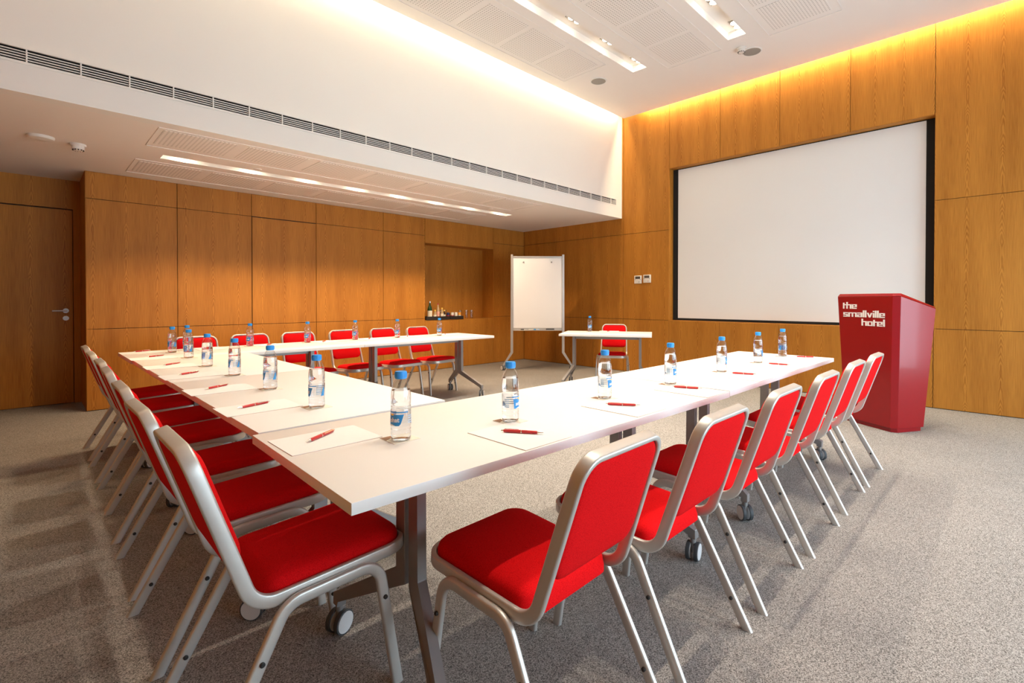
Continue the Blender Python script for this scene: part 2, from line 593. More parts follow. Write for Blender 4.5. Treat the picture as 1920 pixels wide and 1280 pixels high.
obj('recess_sill', nbox(.018, SD + .02, SY0, SY1, SZ0 - .02, SZ0), 'wood', wall_right)

# other walls (behind and beside the camera)
structure(obj('wall_left', nbox(XL - .15, XL, YN, ALC + .15, 0, WT), 'wood'), 'plain wall on the left')
bm = bmesh.new()
xs = [XL - .15] + [v for w in WIN for v in w] + [.12]
for i in range(0, len(xs), 2):
    box(bm, xs[i], xs[i + 1], YN - .15, YN, 0, WT)
for (a, b) in WIN:
    box(bm, a, b, YN - .15, YN, 0, WZ0)
    box(bm, a, b, YN - .15, YN, WZ1, WT)
structure(obj('wall_near', bm, 'white'), 'white wall with four windows')
for k, (a, b) in enumerate(WIN):
    w = structure(empty('window_%d' % (k + 1), ((a + b) / 2, YN - .08, WZ0)), 'tall window in the near wall')
    hw, hh = (b - a) / 2, WZ1 - WZ0
    bm = bmesh.new()
    for x0, x1, z0, z1 in ((-hw, -hw + .05, 0, hh), (hw - .05, hw, 0, hh), (-hw + .05, hw - .05, 0, .05), (-hw + .05, hw - .05, hh - .05, hh), (-.02, .02, .05, hh - .05)):
        box(bm, x0, x1, -.03, .03, z0, z1)
    obj('window_frame', bm, 'white', w)

# bulkhead (upper white wall) with the air slot left open, and the soffit
GZ0, GZ1, GX0, GX1 = 2.735, 2.832, XL, -0.165
bm = bmesh.new()
box(bm, XL, 0, -DB, -DB + .12, HS, GZ0)
box(bm, XL, 0, -DB, -DB + .12, GZ1, WT)
box(bm, GX1, 0, -DB, -DB + .12, GZ0, GZ1)
structure(obj('wall_upper', bm, 'white'), 'white bulkhead wall above the soffit')
TX0, TX1, TY0, TY1 = -5.985, -1.505, -1.275, -1.12
bm = bmesh.new()
box(bm, XL, 0, -DB + .12, TY0, HS, HS + .08)
box(bm, XL, 0, TY1, ALC + .06, HS, HS + .08)
box(bm, XL, TX0, TY0, TY1, HS, HS + .08)
box(bm, TX1, 0, TY0, TY1, HS, HS + .08)
box(bm, TX0 - .02, TX1 + .02, TY0 - .02, TY1 + .02, HS + .09, HS + .11)
box(bm, TX0 - .02, TX1 + .02, TY0 - .02, TY0, HS + .08, HS + .09)
box(bm, TX0 - .02, TX1 + .02, TY1, TY1 + .02, HS + .08, HS + .09)
box(bm, TX0 - .02, TX0, TY0, TY1, HS + .08, HS + .09)
box(bm, TX1, TX1 + .02, TY0, TY1, HS + .08, HS + .09)
soffit = structure(obj('ceiling_soffit', bm, 'ceil'), 'lowered white soffit with a recessed light slot')

# main ceiling with light troughs; it stops short of two walls to leave the cove slots
CE = 0.10
TROUGH = [(-3.64, -3.44, -1.385), (-4.86, -4.66, -1.31), (-6.08, -5.88, -1.31)]
CX1, CY1 = -CE, -DB - CE
TD = 0.085
bm = bmesh.new()
ys = [CY1]
for (y0, y1, xe) in TROUGH:
    ys += [y1, y0]
ys.append(YN)
for i in range(0, len(ys), 2):
    box(bm, XL, CX1, ys[i + 1], ys[i], HC, HC + .04)
XT = -5.55
for (y0, y1, xe) in TROUGH:
    box(bm, xe, CX1, y0, y1, HC, HC + .04)
    box(bm, XL, XT, y0, y1, HC, HC + .04)
    box(bm, XT - .02, xe + .02, y0 - .02, y1 + .02, HC + TD, HC + TD + .02)
    box(bm, XT - .02, xe + .02, y0 - .02, y0, HC + .04, HC + TD)
    box(bm, XT - .02, xe + .02, y1, y1 + .02, HC + .04, HC + TD)
    box(bm, xe, xe + .02, y0, y1, HC + .04, HC + TD)
    box(bm, XT - .02, XT, y0, y1, HC + .04, HC + TD)
ceiling = structure(obj('ceiling', bm, 'ceil'), 'high white ceiling with recessed lamp troughs')
structure(obj('ceiling_slab', nbox(XL - .15, .12, YN - .15, -DB + .12, WT - .08, WT), 'white'), 'slab above the cove slots')

# perforated acoustic panels in strips
def perf_strip(parent, zc, y0, y1, xs_, sz):
    for x1 in xs_:
        obj('perforated_panel', nbox(x1 - sz, x1, y0, y1, zc - .003, zc + .01, .0), 'perf', parent)
def strip_groove(parent, zc, x0, x1, y0, y1):
    bm = bmesh.new()
    g = .008
    box(bm, x0, x1, y0, y0 + g, zc - .005, zc + .001)
    box(bm, x0, x1, y1 - g, y1, zc - .005, zc + .001)
    box(bm, x1 - g, x1, y0 + g, y1 - g, zc - .005, zc + .001)
    box(bm, x0, x0 + g, y0 + g, y1 - g, zc - .005, zc + .001)
    obj('strip_frame', bm, 'ceil', parent)
perf_strip(ceiling, HC, -3.235, -2.68, [-1.87 - .615 * k for k in range(7)], .545)
perf_strip(ceiling, HC, -4.43, -3.905, [-1.24 - .60 * k for k in range(8)], .535)
perf_strip(ceiling, HC, -5.67, -5.11, [-1.16 - .60 * k for k in range(8)], .535)
strip_groove(ceiling, HC, -6.3, -1.80, -3.31, -2.61)
strip_groove(ceiling, HC, -6.3, -1.15, -4.52, -3.82)
strip_groove(ceiling, HC, -6.3, -1.08, -5.75, -5.03)
perf_strip(soffit, HS, -2.12, -1.64, [-5.59 + .615 * k for k in range(7)], .52)
perf_strip(soffit, HS, -.86, -.36, [-5.59 + .615 * k for k in range(7)], .52)
strip_groove(soffit, HS, -6.15, -1.78, -2.18, -1.54)
strip_groove(soffit, HS, -6.15, -1.78, -.95, -.27)

# ------------------------------------------------------------------ lamps
def spot(name, parent, loc, watts, angle, blend, col=WARM, radius=0.03):
    ld = bpy.data.lights.new(name, 'SPOT')
    ld.energy = watts
    ld.color = col
    ld.spot_size = math.radians(angle)
    ld.spot_blend = blend
    ld.shadow_soft_size = radius
    lo = bpy.data.objects.new(name, ld)
    COL.objects.link(lo)
    lo.parent = parent
    lo.location = loc
    return lo

def lamp_meshes():
    bm = bmesh.new()
    box(bm, -.105, .105, -.052, .052, -.006, .0)
    for s in (-1, 1):
        lathe(bm, [(.0475, -.0065), (.0475, -.014), (.0425, -.014), (.0425, -.0065)], 20, Matrix.Translation((s * .05, 0, 0)))
    hous = mesh_from_bm('lamp_plate', bm, 'alu', 35)
    bm = lathe(bmesh.new(), [(.041, -.008), (.041, -.012), (.030, -.019), (.008, -.021)], 18)
    bulb = mesh_from_bm('halogen_bulb', bm, 'lamp_glow', 40)
    return hous, bulb
LM = lamp_meshes()
ROWNAME = ['nearest the bulkhead', 'in the middle', 'farthest from the bulkhead']
for r, (y0, y1, xe) in enumerate(TROUGH):
    k = 0
    x = xe - .115
    while x > -5.45:
        yc = (y0 + y1) / 2 - .04
        t = empty('ceiling_spotlight', (x, yc, HC + TD))
        tag(t, '%s twin lamp from the screen wall, ceiling trough %s' % (ORD[k], ROWNAME[r]), 'spotlight', 'twin halogen lamps in the ceiling troughs')
        link_mesh('lamp_plate', LM[0], t)
        for s in (-1, 1):
            link_mesh('bulb', LM[1], t, (s * .05, 0, 0))
        spot('lamp_beam', t, (0, 0, -.03), SPOT_W, 76, 0.7)
        x -= .618
        k += 1
for k in range(8):
    x = -5.80 + .59 * k
    t = empty('ceiling_spotlight', (x, (TY0 + TY1) / 2, HS + .09))
    tag(t, '%s lamp from the door in the light slot of the soffit' % ORD[k], 'spotlight', 'lamps in the soffit slot')
    link_mesh('lamp_plate', LM[0], t).scale = (.7, .7, 1)
    for s in (-1, 1):
        link_mesh('bulb', LM[1], t, (s * .035, 0, 0)).scale = (.8, .8, 1)
    spot('lamp_beam', t, (0, 0, -.035), SOFFIT_W, 113, 0.35, (1.0, 0.71, 0.43))

def cove(name, label, p, length, axis, watts):
    t = tag(empty(name, p), label, 'cove light')
    bm = bmesh.new()
    R = Matrix.Rotation(PI / 2, 4, 'Y') if axis == 'x' else Matrix.Rotation(PI / 2, 4, 'X')
    lathe(bm, [(.012, -length / 2), (.012, length / 2)], 10, R)
    obj('light_tube', bm, 'cove_glow', t, smooth=40)
    ld = bpy.data.lights.new('cove_beam', 'AREA')
    ld.shape = 'RECTANGLE'
    ld.size, ld.size_y = (length, .04) if axis == 'x' else (.04, length)
    ld.energy = watts
    ld.color = WARM_COVE
    lo = bpy.data.objects.new('cove_beam', ld)
    COL.objects.link(lo)
    lo.parent = t
    lo.location = (0, 0, -.02)
    return t
cove('cove_light', 'hidden warm cove light strip above the white bulkhead', (-4.2, -DB - .06, HC + .16), 8.0, 'x', COVE_W * 8)
cove('cove_light', 'hidden warm cove light strip above the screen wall', (-.06, -5.75, HC + .16), 6.0, 'y', COVE_W * 11)

# ------------------------------------------------------------------ ceiling and bulkhead fittings
vent = tag(empty('air_vent', ((GX0 + GX1) / 2, -DB, (GZ0 + GZ1) / 2)), 'long slotted white air vent running along the bulkhead', 'vent')
L2 = (GX1 - GX0) / 2
H2 = (GZ1 - GZ0) / 2
bm = nbox(-L2, L2, .07, .115, -H2 + .001, H2 - .001)
box(bm, -L2, L2, .011, .07, H2 - .004, H2 - .0005)
box(bm, -L2, L2, .011, .07, -H2 + .0005, -H2 + .004)
obj('duct_back', bm, 'void', vent)
bm = bmesh.new()
box(bm, -L2, L2, -.006, .01, H2 - .006, H2 + .010)
box(bm, -L2, L2, -.006, .01, -H2 - .010, -H2 + .006)
box(bm, L2 - .008, L2 + .012, -.006, .01, -H2 + .006, H2 - .006)
obj('vent_frame', bm, 'white', vent)
ns = 4
for k in range(ns):
    zc = -H2 + .006 + (2 * H2 - .012) * (k + 1) / (ns + 1)
    obj('slat', nbox(-L2, L2, .004, .012, zc - .0030, zc + .0030), 'white', vent)
dm = mesh_from_bm('divider', nbox(-.004, .004, -.002, .014, -H2 + .006, H2 - .006), 'white')
x = -6.86 - .264 * 5
while x < GX1 - .03:
    link_mesh('divider', dm, vent, (x - (GX0 + GX1) / 2, 0, 0))
    x += .2625

def disc_thing(name, label, cat, loc, prof, mat, grp=None, extra=None):
    t = tag(empty(name, loc), label, cat, grp)
    obj(extra or 'body', lathe(bmesh.new(), prof, 32), mat, t, smooth=35)
    return t
def ceiling_speaker(loc, label):
    t = tag(empty('ceiling_speaker', loc), label, 'speaker', 'round ceiling speakers')
    bm = lathe(bmesh.new(), [(.098, 0), (.098, -.006), (.104, -.008), (.112, -.006), (.114, 0)], 36)
    obj('rim', bm, 'white', t, smooth=35)
    bm = lathe(bmesh.new(), [(.099, -.001), (.099, -.005), (.05, -.007), (.01, -.0075)], 36)
    obj('speaker_mesh', bm, 'spkr', t, smooth=35)
ceiling_speaker((-.86, -4.76, HC), 'round grey ceiling speaker beside the smoke detector')
ceiling_speaker((-1.49, -2.96, HC), 'round grey ceiling speaker near the white bulkhead corner')
def smoke(loc, label, sc=1.0):
    t = tag(empty('smoke_detector', loc), label, 'smoke detector', 'smoke detectors')
    bm = lathe(bmesh.new(), [(.055 * sc, 0), (.055 * sc, -.014), (.050 * sc, -.018)], 28)
    obj('base', bm, 'plastic', t, smooth=35)
    bm = lathe(bmesh.new(), [(.045 * sc, -.018), (.043 * sc, -.045), (.030 * sc, -.056), (.01 * sc, -.058)], 28)
    obj('sensor_dome', bm, 'plastic', t, smooth=35)
    sm = mesh_from_bm('sensor_slit', nbox(-.004, .004, -.003, .003, -.008, .008), 'void')
    for i in range(12):
        a = 2 * PI * i / 12
        link_mesh('sensor_slit', sm, t, (.0365 * sc * math.cos(a), .0365 * sc * math.sin(a), -.0495), (.6 * math.sin(a), -.6 * math.cos(a), a + PI / 2))
smoke((-1.03, -4.70, HC), 'white smoke detector on the high ceiling beside a round speaker')
smoke((-6.56, -1.13, HS), 'white smoke detector under the soffit near the door')
disc_thing('ceiling_sensor', 'flat round white sensor disc under the soffit near the door', 'sensor', (-6.79, -1.19, HS), [(.085, 0), (.085, -.012), (.078, -.022), (.03, -.030), (.008, -.031)], 'plastic')
for (loc, lab) in (((-2.02, -3.40, HC), 'small flush sprinkler cap on the high ceiling beside the lamp trough'),
                   ((-5.21, -1.36, HS), 'small flush sprinkler cap under the soffit nearer the door'),
                   ((-2.09, -1.42, HS), 'small flush sprinkler cap under the soffit nearer the flip chart')):
    disc_thing('sprinkler_cap', lab, 'sprinkler', loc, [(.040, 0), (.040, -.003), (.036, -.005)], 'ceil', 'flush sprinkler caps', 'cap')

# ------------------------------------------------------------------ projection screen and thermostats
t = tag(empty('projection_screen', (.13, (SY0 + SY1) / 2, SZ0)), 'large white projection screen with black border in the wall recess', 'screen')
hw, hh = (SY1 - SY0) / 2, SZ1 - SZ0
bm = bmesh.new()
y0w, y1w, z0w, z1w = -hw + .085, hw - .085, .034, hh - .012
for (a, b, c, d_) in ((-hw + .003, y0w, .003, hh - .004), (y1w, hw - .003, .003, hh - .004), (y0w, y1w, .003, z0w), (y0w, y1w, z1w, hh - .004)):
    box(bm, -.008, .01, a, b, c, d_)
obj('black_border', bm, 'blackcloth', t)
obj('screen_surface', nbox(-.004, .004, y0w, y1w, z0w, z1w), 'screen', t)

def thermostat(yc, zc, label):
    t = tag(empty('thermostat', (0, yc, zc)), label, 'thermostat', 'thermostats on the screen wall')
    obj('body', nbox(-.022, 0, -.066, .066, -.064, .064, .004, 2), 'plastic', t, smooth=40)
    obj('display', nbox(-.0235, -.021, -.046, .046, .010, .050), 'lcd', t)
    for s in (-1, 1):
        obj('latch', nbox(-.0235, -.021, s * .048 - .006, s * .048 + .006, -.004, .004), 'lcd', t)
    obj('button', nbox(-.0235, -.021, -.034, -.016, -.042, -.034), 'canred' if yc < -2.7 else 'lcd', t)
thermostat(-2.652, 1.513, 'white wall thermostat, the one nearer the flip chart')
thermostat(-2.820, 1.522, 'white wall thermostat, the one nearer the projection screen')

# ------------------------------------------------------------------ tables
def caster_mesh():
    wm = bmesh.new()
    R = Matrix.Rotation(PI / 2, 4, 'Y')
    lathe(wm, [(.033, -.009), (.0405, -.008), (.041, -.004), (.041, .004), (.0405, .008), (.033, .009)], 28, R, mat=0)
    lathe(wm, [(.0355, -.0105), (.0355, .0105)], 28, R, mat=1)
    wheel = mesh_from_bm('wheel', wm, ['tyre', 'hub'], 35)
    bm = bmesh.new()
    box(bm, -.006, .006, -.012, .026, .034, .088, .003)
    lathe(bm, [(.013, .078), (.013, .101)], 14)
    body = mesh_from_bm('caster_fork', bm, 'legmetal', 40)
    return wheel, body
CAST = caster_mesh()
def caster(parent, loc, rz):
    c = link_mesh('caster', CAST[1], parent, loc, (0, 0, rz))
    for s in (-1, 1):
        link_mesh('wheel', CAST[0], c, (s * .0185, 0, .041))
    return c

def arm_mesh(dx):
    poly = [(.012, .704), (.066, .704), (.066, .300), (.338, .142), (.338, .100), (.302, .100), (.302, .122), (.012, .262)]
    def fn(p, q, h):
        return Vector((h + dx * max(0.0, min(1.0, (p - .066) / .236)), p, q))
    return mesh_from_bm('leg', prism(bmesh.new(), poly, -.016, .016, fn, .002), 'legmetal', 25)
SPLAY = .10
ARM = {1: arm_mesh(SPLAY), -1: arm_mesh(-SPLAY)}

def make_table(cx, cy, length, width, yaw, label, insets=(.33, .33), axle=-35, group='white folding tables of the U'):
    t = tag(empty('conference_table', (cx, cy, 0), math.radians(yaw)), label, 'table', group)
    obj('table_top', nbox(-length / 2, length / 2, -width / 2, width / 2, .712, .740, .0015, 2), 'table', t, smooth=40)
    xa, xb = -length / 2 + insets[0], length / 2 - insets[1]
    obj('apron_rail', nbox(xa + .02, xb - .02, -.022, .022, .655, .705, .002), 'legmetal', t)
    for xx, e in ((xa, -1), (xb, 1)):
        for s in (0, 1):
            sg = 1 if s == 0 else -1
            link_mesh('leg', ARM[e * sg], t, (xx, 0, 0), (0, 0, PI * s))
            caster(t, (xx + e * SPLAY, sg * .320, 0), math.radians(axle - yaw + random.uniform(-22, 22)))
        obj('mounting_plate', nbox(xx - .05, xx + .05, -.20, .20, .704, .712), 'legmetal', t)
    return t

RY = lambda x: -5.612 - (x + 6.37) * .037      # centre line of the right wing
W = .745
make_table(-5.447, -5.633, 1.862, .75, -1.6, 'near white table with a lamp-lit corner at the foot of the U', (.36, .35), -60)
make_table(-3.558, -5.670, 1.89, .725, -.4, 'white table of the right row, the one nearer the lectern', (.40, .30))
make_table(-5.972, -4.508, 1.414, W, 90, 'white table of the left row, between the corner table and its twin', axle=-115)
make_table(-5.974, -3.105, 1.385, W, 90, 'white table of the left row, the one nearer the back wall')
make_table(-5.46, -2.03, 1.79, W, 0, 'white table of the far row, joined to the left row', (.33, .38))
make_table(-3.715, -2.03, 1.69, W, 0, 'white table of the far row, ending near the flip chart', (.28, .26))
make_table(-1.48, -3.10, 1.18, .72, -59.3, 'small white table standing alone in front of the flip chart', (.15, .15), group=None)

# ------------------------------------------------------------------ chairs
def chair_parts():
    prof = fillet([(.575, .408), (.128, .386), (-.014, .816)], [.075], 12)
    # resample by arc length
    dense = []
    for a, b in zip(prof[:-1], prof[1:]):
        n = max(1, int((b - a).length / .004))
        for k in range(n):
            dense.append(a.lerp(b, k / n))
    dense.append(prof[-1])
    S = [0.0]
    for a, b in zip(dense[:-1], dense[1:]):
        S.append(S[-1] + (b - a).length)
    tot = S[-1]
    def P(s):
        s = min(max(s, 0), tot)
        lo, hi = 0, len(S) - 1
        while hi - lo > 1:
            md = (lo + hi) // 2
            if S[md] <= s:
                lo = md
            else:
                hi = md
        u = (s - S[lo]) / max(1e-9, S[hi] - S[lo])
        return dense[lo].lerp(dense[hi], u)
    def T(s):
        return (P(s + .006) - P(s - .006)).normalized()
    def hw(s):
        f = s / tot
        if f < .5:
            return .197 - .012 * (f / .5)
        return .185 - .014 * ((f - .5) / .5)
    OFF = .29
    def mp(a, s, n):
        """unrolled lateral a (scaled), arc s, normal offset n -> 3-D chair coords (y forward)"""
        p, t_ = P(s), T(s)
        nv = Vector((-t_.y, t_.x)) * -1           # points up on the seat, forward on the back
        # (t runs backwards on the seat: (-1, 0) -> normal should be (0, 1))
        q = p + nv * n
        return Vector((a * hw(s) / .197, q.x - OFF, q.y))
    # --- frame loop as a rounded rectangle in unrolled space
    def rr(w, s0, s1, r0, r1, n=8, ns=26, na=10):
        """outline points (a, s), outward 2-D normals"""
        pts = []
        def arc(ca, cs, r, a0, a1):
            for k in range(n + 1):
                a = math.radians(a0 + (a1 - a0) * k / n)
                pts.append((ca + r * math.cos(a), cs + r * math.sin(a), math.cos(a), math.sin(a)))
        # right side going up in s
        for k in range(ns):
            pts.append((w, s0 + r0 + (s1 - r1 - s0 - r0) * k / ns, 1, 0))
        arc(w - r1, s1 - r1, r1, 0, 90)
        for k in range(1, na):
            pts.append((w - r1 - (2 * w - 2 * r1) * k / na, s1, 0, 1))
        arc(-w + r1, s1 - r1, r1, 90, 180)
        for k in range(1, ns):
            pts.append((-w, s1 - r1 - (s1 - r1 - s0 - r0) * k / ns, -1, 0))
        arc(-w + r0, s0 + r0, r0, 180, 270)
        for k in range(1, na):
            pts.append((-w + r0 + (2 * w - 2 * r0) * k / na, s0, 0, -1))
        arc(w - r0, s0 + r0, r0, 270, 360)
        # drop duplicates
        out = [pts[0]]
        for q in pts[1:]:
            if abs(q[0] - out[-1][0]) + abs(q[1] - out[-1][1]) > 1e-5:
                out.append(q)
        if abs(out[0][0] - out[-1][0]) + abs(out[0][1] - out[-1][1]) < 1e-5:
            out.pop()
        return out
    frames = []
    for (a, s, na_, ns_) in rr(.197, 0.0, tot, .075, .060, 8, 60, 10):
        pos = mp(a, s, 0)
        e = 1e-3
        nrm = (mp(a, s, .01) - mp(a, s, -.01)).normalized()
        ts = T(s)
        out = (Vector((1, 0, 0)) * na_ + Vector((0, ts.x, ts.y)) * ns_).normalized()
        frames.append((pos, out, nrm))
    bm = sweep(bmesh.new(), frames, rrprofile(.017, .036, .0055, 3), closed=True)
    frame = mesh_from_bm('frame', bm, 'silver', 50)
    # --- pillows
    def pillow(w, s0, s1, r0, r1, rings):
        bm = bmesh.new()
        prev = None
        first = None
        for (ins, nn) in rings:
            pts = rr(w - ins, s0 + ins, s1 - ins, max(.006, r0 - ins * .6), max(.006, r1 - ins * .6), 6, 14, 10)
            ring = [bm.verts.new(mp(a, s, nn)) for a, s, _, _ in pts]
            if prev:
                n = len(ring)
                for i in range(n):
                    j = (i + 1) % n
                    bm.faces.new((prev[i], prev[j], ring[j], ring[i]))
            else:
                first = ring
            prev = ring
        # inner grid caps: fan to the middle line
        for ring in (first, prev):
            bm.faces.new(ring if ring is prev else ring[::-1])
        bmesh.ops.triangulate(bm, faces=[f for f in bm.faces if len(f.verts) > 4])
        return bm
    sseat = (P(0) - Vector((.128, .386))).length
    seat_bm = pillow(.186, .010, sseat - .018, .065, .055,
                     [(.03, -.020), (.004, -.016), (.0, .0), (.0, .022), (.003, .034), (.010, .043), (.022, .049), (.045, .0535), (.08, .056), (.12, .057)])
    seat = mesh_from_bm('seat', seat_bm, 'fabric', 60)
    s_lo = tot - .335
    back_bm = pillow(.188, s_lo, tot - .010, .050, .052,
                     [(.10, -.017), (.05, -.0165), (.02, -.0155), (.006, -.013), (.0, -.007), (.0, .008), (.004, .018), (.012, .025), (.028, .030), (.06, .033), (.10, .034)])
    backrest = mesh_from_bm('backrest', back_bm, 'fabric', 60)
    # --- legs
    path = fillet([(.515, 0.0), (.462, .386), (.200, .376), (0.0, 0.0)], [.062, .07], 8)
    LA0, LA1 = .206, .222
    def legmesh(pts, front):
        fr = []
        for i, p in enumerate(pts):
            a = pts[max(0, i - 1)]
            b = pts[min(len(pts) - 1, i + 1)]
            tv = (b - a).normalized()
            nv = Vector((-tv.y, tv.x))
            lat = LA1 + (LA0 - LA1) * min(1, p.y / .36)
            if p.y == 0.0:
                nv = Vector((1, 0)) / max(.5, abs(tv.y)) * (1 if nv.x > 0 else -1)
            fr.append((Vector((lat, p.x - OFF, p.y)), Vector((1, 0, 0)), Vector((0, nv.x, nv.y))))
        return mesh_from_bm('leg', sweep(bmesh.new(), fr, rrprofile(.019, .034, .0075, 3)), 'silver', 50)
    mid = len(path) // 2
    pm = (path[mid - 1] + path[mid]) / 2
    lf = legmesh(path[:mid] + [pm], True)
    lr = legmesh([pm] + path[mid:], False)
    bb = lathe(bmesh.new(), [(.0065, 0), (.0065, .005), (.004, .007)], 10, Matrix.Rotation(PI / 2, 4, 'Y'))
    bump = mesh_from_bm('bumper', bb, 'black', 40)
    return dict(frame=frame, seat=seat, backrest=backrest, lf=lf, lr=lr, bump=bump, path=path, OFF=OFF, LA=(LA0, LA1))
CP = chair_parts()

def mirrored(me, name):
    m2 = me.copy()
    m2.transform(Matrix.Scale(-1, 4, (1, 0, 0)))
    m2.flip_normals()
    return m2
CP['lf2'], CP['lr2'] = mirrored(CP['lf'], 'leg'), mirrored(CP['lr'], 'leg')

def make_chair():
    t = empty('stacking_chair')
    link_mesh('seat', CP['seat'], t)
    link_mesh('backrest', CP['backrest'], t)
    link_mesh('frame', CP['frame'], t)
    for k in ('lf', 'lr', 'lf2', 'lr2'):
        leg = link_mesh('leg', CP[k], t)
        sg = -1 if k.endswith('2') else 1
        front = k.startswith('lf')
        for z in ((.10, .28) if front else (.10, .255)):
            if front:
                f = .515 - .053 * z / .386
            else:
                f = .200 * z / .376
            lat = CP['LA'][1] + (CP['LA'][0] - CP['LA'][1]) * z / .36
            # stacking bumpers: one on the outer face, one on the inner face
            side = 1 if (z > .2) else -1
            link_mesh('bumper', CP['bump'], leg, (sg * (lat + side * .0095), f - CP['OFF'], z), (0, 0, 0 if sg * side > 0 else PI))
    return t
proto = make_chair()
_used = [False]
def place_chair(x, y, facing_deg, label, group):
    """facing: world heading of the sitter, degrees from +X"""
    o = proto if not _used[0] else copy_tree(proto)
    _used[0] = True
    o.location = (x, y, 0)
    o.rotation_euler = (0, 0, math.radians(facing_deg - 90))
    tag(o, label, 'chair', group)
    return o

GR = 'red chairs along the right table row'
for k, (x, yr) in enumerate([(-5.838, -6.296), (-5.315, -6.335), (-4.735, -6.34), (-4.155, -6.352), (-3.53, -6.352), (-2.963, -6.355)]):
    place_chair(x, yr + .29, 90 + (1 if k == 0 else 0), ('red chair of the right row nearest the table corner' if k == 0 else
                'red chair of the right row beside the lectern' if k == 5 else
                '%s red chair of the right row counted from the table corner' % ORD[k]), GR)
GL = 'red chairs along the left table row'
for k, (y, xr) in enumerate([(-5.425, -6.60), (-4.865, -6.603), (-4.305, -6.59), (-3.67, -6.58), (-3.145, -6.567), (-2.55, -6.567), (-1.93, -6.56)]):
    place_chair(xr + .29, y, (0, 1, 0, -1, 0, 0, 0)[k], ('red chair of the left row nearest the table corner' if k == 0 else
                'red chair of the left row nearest the back wall' if k == 6 else
                '%s red chair of the left row counted from the table corner' % ORD[k]), GL)
GF = 'red chairs along the far table row'
for k, x in enumerate([-5.745, -5.275, -4.78, -4.26, -3.75, -3.24]):
    place_chair(x, -1.60, -90 + (0, 0, 3, 5, 6, 8)[k], ('red chair of the far row nearest the left corner' if k == 0 else
                'red chair of the far row nearest the drinks niche' if k == 5 else
                '%s red chair of the far row counted from the left corner' % ORD[k]), GF)
place_chair(-1.13, -2.95, 210.7, 'red chair standing alone behind the small table by the flip chart', 'red chair at the small table')

